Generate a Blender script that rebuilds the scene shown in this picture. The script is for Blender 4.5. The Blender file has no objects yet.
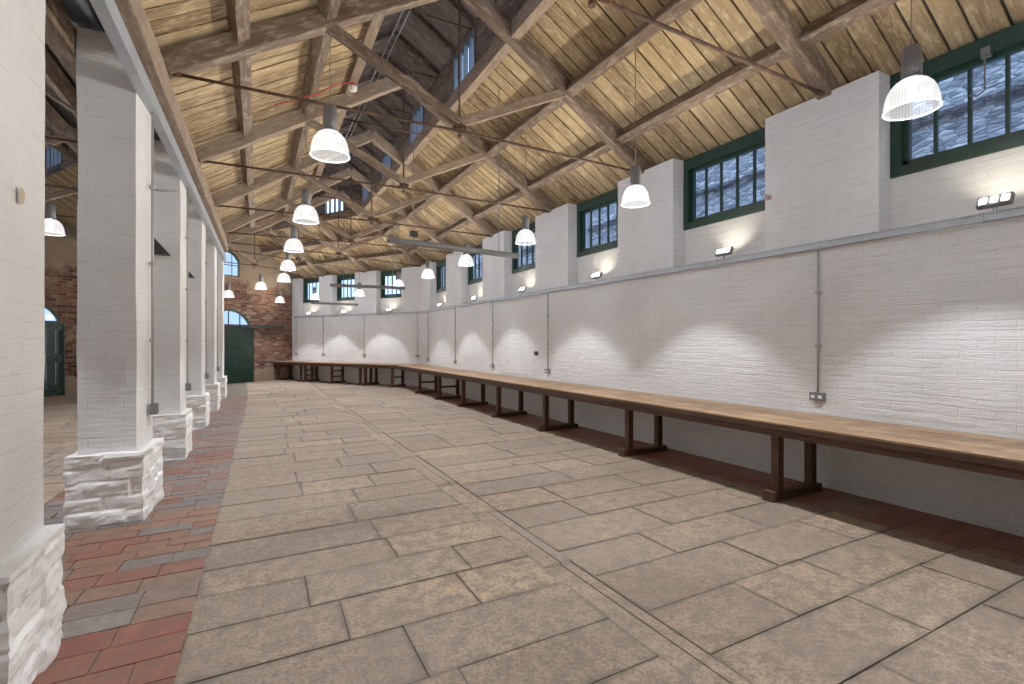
import bpy, bmesh, math, random
from mathutils import Vector, Matrix, noise
random.seed(7)
PI = math.pi
col = bpy.context.scene.collection
R31 = math.radians(31.4)
CX, CY = 5.3, 16.4                       # wall corner where the hall bends
BN = Vector((-math.sin(R31/2), math.cos(R31/2), 0))   # normal of the mitre plane
S_END = 23.17
SL = .605                                # roof pitch
XM = -.95                                # valley line between the two naves

# ------------------------------------------------------------ space helpers
def W(x, y, z, seg=1):
    k = .033*(max(-4, min(15, y))-5.73) if seg == 1 else .30
    f = max(0., min(1., (5.3-x)/5.9))
    x += k*f
    if seg == 1: return Vector((x, y, z))
    dx, dy = x-CX, y-CY
    c, s = math.cos(R31), math.sin(R31)
    return Vector((CX+c*dx-s*dy, CY+s*dx+c*dy, z))
def Zb(x):                               # underside of the roof boards
    if x < XM: x = 2*XM-x
    return 4.31+SL*((5.3-x) if x > 2.35 else (x+.6))
def mirx(x, nave): return x if nave == 0 else 2*XM-x

# ------------------------------------------------------------ mesh builder
class MB:
    def __init__(s): s.v=[]; s.f=[]; s.uv=[]; s.t=[]; s.sm=[]
    def poly(s, pts, uvs=None, tone=.5, smooth=False):
        i=len(s.v); s.v += [Vector(p) for p in pts]
        s.f.append(tuple(range(i,i+len(pts)))); s.t.append(tone); s.sm.append(smooth)
        s.uv.append(uvs or [(p[0],p[1]) for p in pts])
    def box(s, x0,x1,y0,y1,z0,z1, seg=0, tone=.5, sub=None, faces='xXyYzZ', uo=(0,0)):
        T=(lambda x,y,z: Vector((x,y,z))) if seg==0 else (lambda x,y,z: W(x,y,z,seg))
        def grid(o,a,b,uva,uvb,uv0):
            na=nb=1
            if sub: na=max(1,int(a.length/sub+.5)); nb=max(1,int(b.length/sub+.5))
            for i in range(na):
                for j in range(nb):
                    q=[]; u=[]
                    for (p,r) in ((i,j),(i+1,j),(i+1,j+1),(i,j+1)):
                        P=o+a*(p/na)+b*(r/nb); q.append(T(*P))
                        u.append((uv0(P)[0]+uo[0],uv0(P)[1]+uo[1]))
                    s.poly(q,u,tone)
        V=Vector; dx=V((x1-x0,0,0)); dy=V((0,y1-y0,0)); dz=V((0,0,z1-z0))
        XZ=lambda P:(P.x,P.z); YZ=lambda P:(P.y,P.z); XY=lambda P:(P.x,P.y)
        if 'x' in faces: grid(V((x0,y0,z0)),dz,dy,0,0,YZ)
        if 'X' in faces: grid(V((x1,y0,z0)),dy,dz,0,0,YZ)
        if 'y' in faces: grid(V((x0,y0,z0)),dx,dz,0,0,XZ)
        if 'Y' in faces: grid(V((x0,y1,z0)),dz,dx,0,0,XZ)
        if 'z' in faces: grid(V((x0,y0,z0)),dy,dx,0,0,XY)
        if 'Z' in faces: grid(V((x0,y0,z1)),dx,dy,0,0,XY)
    def beam(s, p0, p1, w, h, up=(0,0,1), jit=0., seglen=.35, tone=None):
        p0=Vector(p0); p1=Vector(p1); d=(p1-p0); L=d.length; d=d/L
        side=d.cross(Vector(up)).normalized(); upv=side.cross(d).normalized()
        n=max(1,int(L/seglen)) if jit else 1
        uo=random.random()*20; vo=random.random()*20
        if tone is None: tone=random.random()
        rings=[]
        for i in range(n+1):
            c=p0+d*(L*i/n)
            r=[]
            for (a,b) in ((-1,-1),(1,-1),(1,1),(-1,1)):
                r.append(c+side*(a*w/2+random.uniform(-jit,jit))+upv*(b*h/2+random.uniform(-jit,jit)))
            rings.append(r)
        per=[0,w,w+h,2*w+h,2*w+2*h]
        for i in range(n):
            for k in range(4):
                a,b=rings[i][k],rings[i][(k+1)%4]; c_,d_=rings[i+1][(k+1)%4],rings[i+1][k]
                u0,u1=uo+L*i/n,uo+L*(i+1)/n
                s.poly([a,b,c_,d_],[(u0,vo+per[k]),(u0,vo+per[k+1]),(u1,vo+per[k+1]),(u1,vo+per[k])],tone)
        s.poly(rings[0][::-1],[(0,0),(w,0),(w,h),(0,h)],tone); s.poly(rings[-1],[(0,0),(w,0),(w,h),(0,h)],tone)
    def tube(s, pts, r, n=8, tone=.5):
        pts=[Vector(p) for p in pts]; rings=[]
        for i,p in enumerate(pts):
            d=(pts[min(i+1,len(pts)-1)]-pts[max(i-1,0)]).normalized()
            a=d.cross(Vector((0,0,1)))
            if a.length<.05: a=d.cross(Vector((1,0,0)))
            a.normalize(); b=a.cross(d)
            rings.append([p+a*(r*math.cos(2*PI*k/n))+b*(r*math.sin(2*PI*k/n)) for k in range(n)])
        for i in range(len(rings)-1):
            for k in range(n):
                q=[rings[i][k],rings[i+1][k],rings[i+1][(k+1)%n],rings[i][(k+1)%n]]
                s.poly(q,[(i,k/n),(i+1,k/n),(i+1,(k+1)/n),(i,(k+1)/n)],tone,True)
        s.poly(rings[0],None,tone); s.poly(rings[-1][::-1],None,tone)
    def lathe(s, prof, c=(0,0,0), n=32, tone=.5, smooth=True):
        c=Vector(c)
        P=lambda r,z,k: c+Vector((r*math.cos(2*PI*k/n), r*math.sin(2*PI*k/n), z))
        for i in range(len(prof)-1):
            (r0,z0),(r1,z1)=prof[i],prof[i+1]
            for k in range(n):
                q=[P(r0,z0,k),P(r0,z0,k+1),P(r1,z1,k+1),P(r1,z1,k)]
                u=[(k/n,i),((k+1)/n,i),((k+1)/n,i+1),(k/n,i+1)]
                if r0<1e-6: q=[q[0],q[2],q[3]]; u=[u[0],u[2],u[3]]
                elif r1<1e-6: q=[q[0],q[1],q[2]]; u=[u[0],u[1],u[2]]
                s.poly(q,u,tone,smooth)
    def build(s, name, mat, parent=None, loc=None, clip=None, disp=None, bevel=0, merge=True, kind=None, rel=True):
        """vertices are world coordinates (rel=True): the origin goes to the parent's place or loc"""
        bm=bmesh.new(); uvl=bm.loops.layers.uv.new('UVMap'); tl=bm.loops.layers.float_color.new('tone')
        for f,u,t,sm in zip(s.f,s.uv,s.t,s.sm):
            vs=[bm.verts.new(s.v[i]) for i in f]
            F=bm.faces.new(vs); F.smooth=sm
            tt=t if isinstance(t,tuple) else (t,t,t)
            for l,uu in zip(F.loops,u): l[uvl].uv=uu; l[tl]=(tt[0],tt[1],tt[2],1)
        if merge: bmesh.ops.remove_doubles(bm, verts=bm.verts, dist=1e-5)
        if clip:
            for (co,no) in clip:
                bmesh.ops.bisect_plane(bm, geom=bm.verts[:]+bm.edges[:]+bm.faces[:], plane_co=co, plane_no=no, clear_outer=True)
        if disp:
            bm.normal_update()
            off=[disp(v.co, v.normal) for v in bm.verts]
            for v,o in zip(bm.verts,off): v.co += o
        o3=Vector(loc) if loc is not None else (wloc(parent) if parent is not None else Vector((0,0,0)))
        if rel:
            for v in bm.verts: v.co -= o3
        me=bpy.data.meshes.new(name); bm.to_mesh(me); bm.free()
        me.materials.append(mat)
        o=bpy.data.objects.new(name,me); col.objects.link(o)
        if parent is not None:
            o.parent=parent
            if loc is not None: o.location=Vector(loc)-wloc(parent)
        else: o.location=o3
        if bevel:
            b=o.modifiers.new('bevel','BEVEL'); b.width=bevel; b.segments=2; b.limit_method='ANGLE'
        if kind: o['kind']=kind
        return o
def wloc(o):
    v=Vector((0,0,0))
    while o is not None: v+=o.location; o=o.parent
    return v
CLIP1=[(Vector((CX,CY,0)), BN)]
CLIP2=[(Vector((CX,CY,0)), -BN)]
def clipseg(seg): return CLIP1 if seg==1 else CLIP2
def empty(name, loc, label=None, cat=None, group=None, kind=None):
    o=bpy.data.objects.new(name,None); col.objects.link(o); o.location=loc; o.empty_display_size=.1
    tag(o,label,cat,group,kind); return o
def tag(o,label=None,cat=None,group=None,kind=None):
    if label: o['label']=label
    if cat: o['category']=cat
    if group: o['group']=group
    if kind: o['kind']=kind
    return o

# ------------------------------------------------------------ materials
class NT:
    def __init__(s,name):
        s.m=bpy.data.materials.new(name); s.m.use_nodes=True; s.n=s.m.node_tree.nodes; s.l=s.m.node_tree.links
        s.b=s.n['Principled BSDF']; s.out=s.n['Material Output']
    def new(s,t,**k):
        x=s.n.new(t)
        for a,b in k.items(): setattr(x,a,b)
        return x
    def put(s,sock,val):
        if hasattr(val,'is_linked') or isinstance(val,bpy.types.NodeSocket): s.l.new(val,sock)
        else:
            if isinstance(val,(tuple,list)) and len(val)==3 and len(sock.default_value)==4: val=(*val,1)
            sock.default_value=val
    def uv(s,sx=1,sy=1,rot=0):
        t=s.new('ShaderNodeUVMap'); m=s.new('ShaderNodeMapping'); s.l.new(t.outputs[0],m.inputs[0])
        m.inputs['Scale'].default_value=(sx,sy,1); m.inputs['Rotation'].default_value=(0,0,rot); return m.outputs[0]
    def obj(s,sc=(1,1,1)):
        t=s.new('ShaderNodeTexCoord'); m=s.new('ShaderNodeMapping'); s.l.new(t.outputs['Object'],m.inputs[0])
        m.inputs['Scale'].default_value=sc; return m.outputs[0]
    def noise(s,v,scale,detail=4,rough=.55,dist=0):
        t=s.new('ShaderNodeTexNoise'); s.put(t.inputs['Vector'],v); t.inputs['Scale'].default_value=scale
        t.inputs['Detail'].default_value=detail; t.inputs['Roughness'].default_value=rough; t.inputs['Distortion'].default_value=dist
        return t.outputs['Fac']
    def ramp(s,fac,stops):
        r=s.new('ShaderNodeValToRGB'); s.put(r.inputs[0],fac); e=r.color_ramp.elements
        while len(e)<len(stops): e.new(.5)
        for x,(p,c) in zip(e,stops):
            x.position=p; x.color=(*c,1) if isinstance(c,(tuple,list)) else (c,c,c,1)
        return r.outputs[0]
    def mix(s,f,a,b,mode='MIX'):
        m=s.new('ShaderNodeMix',data_type='RGBA',blend_type=mode)
        s.put(m.inputs[0],f); s.put(m.inputs[6],a); s.put(m.inputs[7],b); return m.outputs[2]
    def math(s,op,a,b=0.,c=None):
        m=s.new('ShaderNodeMath',operation=op); s.put(m.inputs[0],a); s.put(m.inputs[1],b)
        if c is not None: s.put(m.inputs[2],c)
        return m.outputs[0]
    def tone(s):
        a=s.new('ShaderNodeAttribute',attribute_name='tone'); sp=s.new('ShaderNodeSeparateColor'); s.l.new(a.outputs['Color'],sp.inputs[0]); return sp.outputs
    def bump(s,h,strength=.5,dist=.01,n=None):
        b=s.new('ShaderNodeBump'); s.put(b.inputs['Height'],h); b.inputs['Strength'].default_value=strength; b.inputs['Distance'].default_value=dist
        if n is not None: s.l.new(n,b.inputs['Normal'])
        s.l.new(b.outputs[0],s.b.inputs['Normal']); return b.outputs[0]
    def fin(s,colr,rough=.8,spec=.3,metal=0):
        s.put(s.b.inputs['Base Color'],colr); s.put(s.b.inputs['Roughness'],rough)
        s.b.inputs['Specular IOR Level'].default_value=spec; s.b.inputs['Metallic'].default_value=metal; return s.m

def m_whitebrick(name='whitewashed_brick', base=(.76,.755,.765), bs=.75, rot=0):
    N=NT(name); uv=N.uv(1,1,rot)
    nz=N.noise(uv,1.3,5); fine=N.noise(uv,38,4,.65); mid=N.noise(uv,7,4)
    # wobble the courses a little
    w=N.new('ShaderNodeMapping'); N.l.new(uv,w.inputs[0])
    br=N.new('ShaderNodeTexBrick'); 
    dist=N.new('ShaderNodeMix',data_type='VECTOR'); dist.inputs[0].default_value=.03
    tn=N.new('ShaderNodeTexNoise'); N.l.new(uv,tn.inputs['Vector']); tn.inputs['Scale'].default_value=5
    N.l.new(uv,dist.inputs[4]); N.l.new(tn.outputs['Color'],dist.inputs[5]); N.l.new(dist.outputs[1],br.inputs['Vector'])
    br.inputs['Scale'].default_value=1; br.inputs['Brick Width'].default_value=.235; br.inputs['Row Height'].default_value=.078
    br.inputs['Mortar Size'].default_value=.009; br.inputs['Mortar Smooth'].default_value=1.; br.inputs['Bias'].default_value=0
    br.inputs['Color1'].default_value=(1,1,1,1); br.inputs['Color2'].default_value=(.75,.75,.75,1); br.inputs['Mortar'].default_value=(0,0,0,1)
    c=N.mix(N.ramp(nz,[(.35,0.),(.7,1.)]), tuple(x*.86 for x in base), base)
    c=N.mix(N.math('MULTIPLY',N.ramp(mid,[(.55,0.),(.8,1.)]),.35), c, (.60,.56,.52))
    c=N.mix(N.math('MULTIPLY',N.math('SUBTRACT',1,br.outputs['Fac']),0.),c,c)
    c=N.mix(N.math('MULTIPLY',N.math('MULTIPLY',br.outputs['Fac'],N.ramp(N.noise(N.uv(1.5,9),2.2,4,.7),[(.48,.06),(.62,.75)])),.55), c, (.40,.36,.33))
    # flaked spots
    sp=N.ramp(N.noise(uv,2.7,6,.7),[(.70,0.),(.74,1.)])
    c=N.mix(N.math('MULTIPLY',sp,.35), c, (.5,.44,.38))
    stri=N.noise(N.uv(1.6,14),1.6,6,.7)
    h=N.math('ADD',N.math('MULTIPLY',br.outputs['Color'],.22),N.math('MULTIPLY',fine,.22)); h=N.math('ADD',h,N.math('MULTIPLY',mid,1.0)); h=N.math('ADD',h,N.math('MULTIPLY',stri,1.5))
    N.bump(h,bs*1.15,.017)
    return N.fin(c,.75,.25)
def m_whitestone():
    N=NT('whitewashed_rubble'); o=N.obj()
    n1=N.noise(o,2.2,5); n2=N.noise(o,24,5,.65)
    c=N.mix(N.ramp(n1,[(.3,0.),(.7,1.)]),(.82,.81,.80),(.90,.895,.89))
    N.bump(N.math('ADD',n2,N.math('MULTIPLY',N.noise(N.obj((3,3,14)),2.5,5),.5)),.35,.012)
    return N.fin(c,.75,.25)
def m_redbrick():
    N=NT('weathered_red_brick'); uv=N.uv()
    br=N.new('ShaderNodeTexBrick'); N.l.new(uv,br.inputs['Vector'])
    for k,v in (('Scale',1),('Brick Width',.24),('Row Height',.085),('Mortar Size',.009),('Mortar Smooth',.4),('Bias',0)): br.inputs[k].default_value=v
    br.inputs['Color1'].default_value=(0,0,0,1); br.inputs['Color2'].default_value=(1,1,1,1); br.inputs['Mortar'].default_value=(.5,.5,.5,1)
    n=N.noise(uv,2.2,6,.7)
    f=N.math('ADD',N.math('MULTIPLY',br.outputs['Color'],.32),N.math('MULTIPLY',n,.78))
    c=N.ramp(f,[(.22,(.018,.013,.012)),(.40,(.05,.026,.020)),(.52,(.125,.043,.028)),(.62,(.15,.075,.05)),(.74,(.21,.15,.11)),(.9,(.30,.26,.21))])
    # upper part paler, plastered
    z=N.new('ShaderNodeSeparateXYZ'); N.l.new(uv,z.inputs[0])
    up=N.ramp(N.math('ADD',N.math('MULTIPLY',z.outputs[1],.2),N.math('MULTIPLY',N.noise(uv,1.1,5),.5)),[(.93,0.),(1.0,1.)])
    c=N.mix(N.math('MULTIPLY',up,.75),c,(.25,.19,.13))
    c=N.mix(N.math('MULTIPLY',br.outputs['Fac'],.6),c,(.20,.165,.135))
    low=N.ramp(N.math('ADD',z.outputs[1],N.noise(uv,1.6,4)),[(.9,1.),(1.3,0.)])
    c=N.mix(N.math('MULTIPLY',low,.5),c,(.40,.31,.22))
    N.bump(N.math('SUBTRACT',N.noise(uv,30,4),br.outputs['Fac']),.8,.02)
    return N.fin(c,.9,.15)
def m_wood(name, dark, light, bump=.5, gs=1., rough=.8, pale=None):
    N=NT(name); t=N.tone(); uv=N.uv(1.2*gs,26*gs); uv2=N.uv(.7,2.2)
    g=N.noise(uv,1.6,6,.65,.6); st=N.noise(uv2,2.1,6,.65); bl=N.noise(N.uv(1.6,5),3.2,5,.7)
    f=N.math('ADD',N.math('MULTIPLY',g,.55),N.math('MULTIPLY',t[0],.30)); f=N.math('ADD',f,N.math('MULTIPLY',st,.5)); f=N.math('SUBTRACT',f,.05)
    c=N.ramp(f,[(.40,dark),(.62,tuple((a+b)/2 for a,b in zip(dark,light))),(.85,light)])
    if pale: c=N.mix(N.math('MULTIPLY',N.ramp(bl,[(.5,0.),(.66,1.)]),.7),c,pale)
    c=N.mix(N.math('MULTIPLY',N.ramp(N.noise(N.uv(1.1,7),4.5,5,.7),[(.58,0.),(.70,1.)]),.65),c,tuple(x*.5 for x in dark))
    N.bump(N.math('ADD',g,N.math('MULTIPLY',bl,.5)),bump,.01)
    return N.fin(c,rough,.2)
def m_stone():
    N=NT('granite_flagstone'); t=N.tone(); o=N.obj()
    sp=N.noise(o,42,5,.85); md=N.noise(o,9,6,.75); lg=N.noise(o,1.1,4,.6)
    c=N.ramp(t[0],[(0.,(.25,.19,.142)),(.3,(.34,.25,.172)),(.6,(.41,.29,.19)),(1.,(.52,.37,.225))])
    c=N.mix(N.math('MULTIPLY',N.ramp(t[1],[(.45,0.),(.9,1.)]),.38),c,(.40,.265,.165))
    c=N.mix(N.math('MULTIPLY',N.ramp(t[2],[(.6,0.),(.95,1.)]),.38),c,(.27,.235,.21))
    c=N.mix(N.math('MULTIPLY',N.ramp(N.noise(o,3.3,6,.75),[(.45,0.),(.68,1.)]),.45),c,(.46,.345,.24))
    c=N.mix(N.ramp(md,[(.42,.85),(.56,0.)]),c,(.165,.12,.088))
    c=N.mix(N.math('MULTIPLY',N.ramp(sp,[(.42,1.),(.50,0.)]),.7),c,(.11,.088,.07))
    c=N.mix(N.math('MULTIPLY',N.ramp(sp,[(.52,0.),(.62,1.)]),.35),c,(.46,.36,.26))
    c=N.mix(N.math('MULTIPLY',N.ramp(N.noise(o,2.4,5,.75),[(.62,0.),(.72,1.)]),.35),c,(.30,.16,.07))
    c=N.mix(N.ramp(lg,[(.4,.45),(.6,0.)]),c,(.19,.15,.12))
    c=N.mix(N.math('MULTIPLY',N.ramp(N.noise(o,6.5,6,.8),[(.66,0.),(.73,1.)]),.6),c,(.09,.07,.055))
    sx=N.new('ShaderNodeSeparateXYZ'); N.l.new(N.uv(),sx.inputs[0])
    ed=lambda q,k: N.math('MULTIPLY',N.math('SUBTRACT',.5,N.math('ABSOLUTE',N.math('SUBTRACT',q,.5))),k)
    e=N.math('MINIMUM',ed(sx.outputs[0],2.2),ed(sx.outputs[1],1.))
    e=N.math('ADD',e,N.math('MULTIPLY',N.math('SUBTRACT',N.noise(o,6,5,.7),.5),.35))
    c=N.mix(N.ramp(e,[(-.02,.6),(.07,0.)]),c,(.10,.08,.062))
    N.bump(N.math('ADD',N.math('MULTIPLY',sp,.5),N.math('MULTIPLY',md,1.4)),.6,.014)
    return N.fin(c,N.ramp(md,[(.3,.5),(.7,.8)]),.3)
def m_tile():
    N=NT('terracotta_tile'); t=N.tone(); o=N.obj()
    md=N.noise(o,11,6,.75)
    c=N.ramp(t[0],[(0.,(.20,.045,.03)),(.25,(.235,.075,.045)),(.5,(.23,.105,.06)),(.7,(.20,.135,.10)),(.85,(.15,.14,.145)),(1.,(.33,.24,.16))])
    c=N.mix(N.ramp(md,[(.38,.6),(.62,0.)]),c,(.075,.052,.04))
    c=N.mix(N.math('MULTIPLY',N.ramp(N.noise(o,3.1,5,.7),[(.58,0.),(.7,1.)]),.6),c,(.26,.13,.06))
    N.bump(N.math('ADD',md,N.math('MULTIPLY',N.noise(o,60,3),.3)),.5,.01)
    return N.fin(c,.5,.35)
def m_plain(name,c,rough=.5,metal=0.,spec=.4,var=.15,bump=0.):
    N=NT(name); o=N.obj(); n=N.noise(o,6,4,.6)
    cc=N.mix(N.ramp(n,[(.3,0.),(.7,1.)]),tuple(x*(1-var) for x in c),tuple(min(1,x*(1+var)) for x in c))
    if bump: N.bump(N.noise(o,30,3),bump,.005)
    return N.fin(cc,rough,spec,metal)
def m_rust():
    N=NT('rusted_iron'); o=N.obj(); n=N.noise(o,9,5,.7)
    return N.fin(N.ramp(n,[(.35,(.035,.022,.02)),(.55,(.085,.045,.03)),(.7,(.20,.085,.035))]),.75,.2,.3)
def m_emit(name,c,s):
    N=NT(name); N.fin(c,.5); N.put(N.b.inputs['Emission Color'],c); N.b.inputs['Emission Strength'].default_value=s; return N.m
def m_pane(name='window_glass',tint=(.80,.90,1.)):
    N=NT(name); tr=N.new('ShaderNodeBsdfTransparent'); tr.inputs[0].default_value=(*tint,1)
    gl=N.new('ShaderNodeBsdfGlossy'); gl.inputs['Roughness'].default_value=.04
    lw=N.new('ShaderNodeLayerWeight'); lw.inputs[0].default_value=.5; mx=N.new('ShaderNodeMixShader')
    N.l.new(N.math('ADD',N.math('MULTIPLY',N.math('POWER',lw.outputs['Facing'],5.),.5),.04),mx.inputs[0]); N.l.new(tr.outputs[0],mx.inputs[1]); N.l.new(gl.outputs[0],mx.inputs[2]); N.l.new(mx.outputs[0],N.out.inputs[0])
    return N.m
def m_shade():
    N=NT('prismatic_acrylic'); uv=N.uv(1,1)
    wv=N.new('ShaderNodeTexWave'); N.l.new(uv,wv.inputs['Vector']); wv.inputs['Scale'].default_value=16; wv.wave_type='BANDS'; wv.bands_direction='X'
    em=N.new('ShaderNodeEmission'); N.put(em.inputs[0],(1,.985,.96)); 
    sx=N.new('ShaderNodeSeparateXYZ'); N.l.new(N.uv(),sx.inputs[0]); N.put(em.inputs[1],N.math('ADD',N.math('MULTIPLY',wv.outputs['Fac'],.11),N.math('ADD',.15,N.math('MULTIPLY',N.math('POWER',N.math('ABSOLUTE',N.math('SUBTRACT',sx.outputs[1],3.)),2.),.012))))
    tr=N.new('ShaderNodeBsdfTransparent'); tr.inputs[0].default_value=(.95,.96,.97,1)
    gl=N.new('ShaderNodeBsdfGlossy'); gl.inputs['Roughness'].default_value=.4
    df=N.new('ShaderNodeBsdfTranslucent'); df.inputs[0].default_value=(.9,.9,.9,1)
    a=N.new('ShaderNodeMixShader'); a.inputs[0].default_value=.0006; N.l.new(tr.outputs[0],a.inputs[1]); N.l.new(df.outputs[0],a.inputs[2])
    b=N.new('ShaderNodeMixShader'); b.inputs[0].default_value=.002; N.l.new(a.outputs[0],b.inputs[1]); N.l.new(gl.outputs[0],b.inputs[2])
    ad=N.new('ShaderNodeAddShader'); N.l.new(b.outputs[0],ad.inputs[0]); N.l.new(em.outputs[0],ad.inputs[1]); N.l.new(ad.outputs[0],N.out.inputs[0])
    return N.m
def m_rubble_out():
    N=NT('outdoor_rubble_stone'); uv0=N.uv(1.6,4.2); dm=N.new('ShaderNodeMix',data_type='VECTOR'); dm.inputs[0].default_value=.12
    tn=N.new('ShaderNodeTexNoise'); N.l.new(uv0,tn.inputs['Vector']); tn.inputs['Scale'].default_value=4; tn.inputs['Detail'].default_value=5
    N.l.new(uv0,dm.inputs[4]); N.l.new(tn.outputs['Color'],dm.inputs[5]); uv=dm.outputs[1]
    v=N.new('ShaderNodeTexVoronoi'); N.l.new(uv,v.inputs['Vector']); v.inputs['Scale'].default_value=5.5
    e=N.new('ShaderNodeTexVoronoi',feature='DISTANCE_TO_EDGE'); N.l.new(uv,e.inputs['Vector']); e.inputs['Scale'].default_value=5.5
    s=N.new('ShaderNodeSeparateColor'); N.l.new(v.outputs['Color'],s.inputs[0])
    c=N.ramp(N.math('ADD',N.math('MULTIPLY',s.outputs[0],.6),N.math('MULTIPLY',N.noise(N.uv(),4,5),.5)),[(.2,(.16,.18,.21)),(.5,(.36,.38,.42)),(.75,(.62,.64,.68)),(.95,(.85,.86,.9))])
    c=N.mix(N.ramp(e.outputs[0],[(.0,.7),(.09,0.)]),c,(.05,.05,.06))
    c=N.mix(N.math('MULTIPLY',N.ramp(N.noise(N.uv(),1.1,5,.7),[(.6,0.),(.7,1.)]),.5),c,(.10,.16,.05))
    N.bump(e.outputs[0],.8,.04)
    return N.fin(c,.9,.2)

M={}
M['white']=m_whitebrick(); M['white_soft']=m_whitebrick('whitewashed_pillar',(.745,.735,.745),.3)
M['rubble']=m_whitestone(); M['red']=m_redbrick()
M['board']=m_wood('pale_roof_board',(.13,.07,.036),(.52,.365,.185),.6,1,.85,(.66,.53,.31))
M['lboard']=m_wood('dark_weathered_board',(.06,.045,.042),(.22,.175,.155),.5,1,.85,(.36,.31,.28))
M['beam']=m_wood('old_roof_timber',(.085,.052,.038),(.29,.205,.14),.6,.8,.85,(.38,.30,.22))
M['darkbeam']=m_wood('dark_oak',(.028,.015,.010),(.10,.05,.03),.4,1,.5)
M['top']=m_wood('worn_table_board',(.12,.06,.03),(.42,.245,.12),.25,.8,.42,(.50,.35,.20))
M['stone']=m_stone(); M['tile']=m_tile()
M['joint']=m_plain('dark_floor_joint',(.13,.105,.08),.95,bump=.5)
M['steel']=m_plain('grey_painted_steel',(.36,.39,.43),.4,.3)
M['conduit']=m_plain('grey_conduit',(.33,.33,.34),.45,.2)
M['dkconduit']=m_plain('dark_grey_metal',(.13,.13,.135),.5,.3)
M['rust']=m_rust()
M['green']=m_plain('dark_green_paint',(.003,.021,.0125),.35,var=.2)
M['black']=m_plain('black_metal',(.02,.02,.022),.5)
M['alu']=m_plain('brushed_grey_aluminium',(.16,.16,.17),.4,.5)
M['whiteplastic']=m_plain('white_plastic',(.75,.75,.75),.4)
M['redcable']=m_plain('red_cable_sheath',(.6,.03,.03),.4)
M['pinkpipe']=m_plain('faded_pink_pipe',(.42,.25,.28),.6)
M['glass']=m_pane(); M['glass2']=m_pane('dimmed_window_glass',(.28,.34,.38)); M['glass3']=m_pane('far_window_glass',(.5,.6,.7)); M['shade']=m_shade()  # darker pane tints put a dimmer outdoor view into the glass
M['bulb']=m_emit('lamp_bulb',(1,.97,.92),2.2); M['led']=m_emit('led_panel',(1,.97,.88),14)
M['sill']=m_whitebrick('whitewashed_sill',(.74,.725,.71),.4)

# ------------------------------------------------------------ floor
def tile_rows():
    mb=MB(); tl=MB()
    def strip_x(y): return 1.86+.012*(y-3)
    def quad(m,x0,x1,y0,y1,z,seg,tone,g=.004,warp=True):
        j=lambda: random.uniform(-.004,.004)
        T=(lambda x,y: W(x,y,z,1)) if warp else (lambda x,y: Vector((x,y,z)))
        dz=random.uniform(-.002,.002)
        pts=[T(x0+g+j(),y0+g+j()),T(x1-g+j(),y0+g+j()),T(x1-g+j(),y1-g+j()),T(x0+g+j(),y1-g+j())]
        pts=[p+Vector((0,0,dz)) for p in pts]
        m.poly(pts,[(0,0),(1,0),(1,1),(0,1)],(tone,random.random(),random.random()))
        for a in range(4):
            p,q=pts[a],pts[(a+1)%4]; m.poly([q,p,p-Vector((0,0,.02)),q-Vector((0,0,.02))],None,tone*.6)
    # flagstones between the tiles and the centre strip; courses run across the hall
    y=-3.9
    while y<25:
        h=random.uniform(.36,.52); sk=-.035
        x=-.175
        while True:
            w=random.uniform(.55,1.25); xe=strip_x(y)-.1-.019*(max(-4,min(15,y))-5.73)
            x1=x+w
            if x1>xe-.35: x1=xe+.015
            xx0=x; quad(mb,x,x1,y,y+h,0,1,random.random())
            x=x1
            if x>=xe: break
        y+=h
    # right of the strip
    y=-3.9
    while y<25:
        h=random.uniform(.38,.58); x=strip_x(y)+.13
        while True:
            w=random.uniform(.6,1.2); x1=x+w
            if x1>4.25: x1=4.62
            quad(mb,x,x1,y,y+h,0,1,random.random()*.9,warp=False)
            x=x1
            if x>=4.6: break
        y+=h
    # narrow centre strip of long kerb stones
    y=-3.9
    while y<25:
        L=random.uniform(.9,1.9); a=strip_x(y)
        t=random.uniform(.3,.95)
        quad(mb,a-.09,a+.045,y,y+L,.001,1,t,.002,False); quad(mb,a+.045,a+.125,y,y+L,.001,1,t*.6,.002,False)
        y+=L
    # left nave flagstones
    y=-3.9
    while y<21:
        h=random.uniform(.38,.55); x=-7.4+random.random()*.5
        while x<-1.9:
            w=random.uniform(.6,1.2); x1=min(x+w,-1.62)
            if x1>-2.: x1=-1.62
            quad(mb,x,x1,y,y+h,0,1,random.random()); x=x1
        y+=h
    # terracotta strip under the pillars
    y=-3.9; row=0
    while y<15.6:
        h=.20 if y<4 else random.uniform(.13,.2); x=-1.62-(row%2)*.15
        while x<-.2:
            w=random.uniform(.24,.36); x1=x+w
            if x1>-.28: x1=-.17
            if y<3.25: t=random.uniform(0,.35)
            elif y<3.75: t=random.uniform(.55,.9)
            elif y<5: t=random.choice([.2,.45,.5,.6,.8,.4])
            else: t=random.choice([.15,.4,.7,.8,.85,.62,.9])
            quad(tl,x,x1,y,y+h,-.002,1,t,.004); x=x1
        y+=h; row+=1
    # red tiles below the long table
    y=-3.9; row=0
    while y<17.2:
        h=.23; x=4.62
        for k in range(3):
            quad(tl,x+k*.24,x+k*.24+.24,y,y+h,-.002,1,random.choice([.1,.2,.3,.5,.6]),.004,False)
        y+=h; row+=1
    return mb,tl
mb,tl=tile_rows()
fl=mb.build('floor',M['stone'],kind='structure',merge=False)
tt_=tl.build('tile_paving',M['tile'],parent=fl,merge=False)
g=MB(); g.poly([(-8,-4,-.012),(7,-4,-.012),(7,26,-.012),(-8,26,-.012)],None)
g.build('joint_bed',M['joint'],parent=fl)

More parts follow.
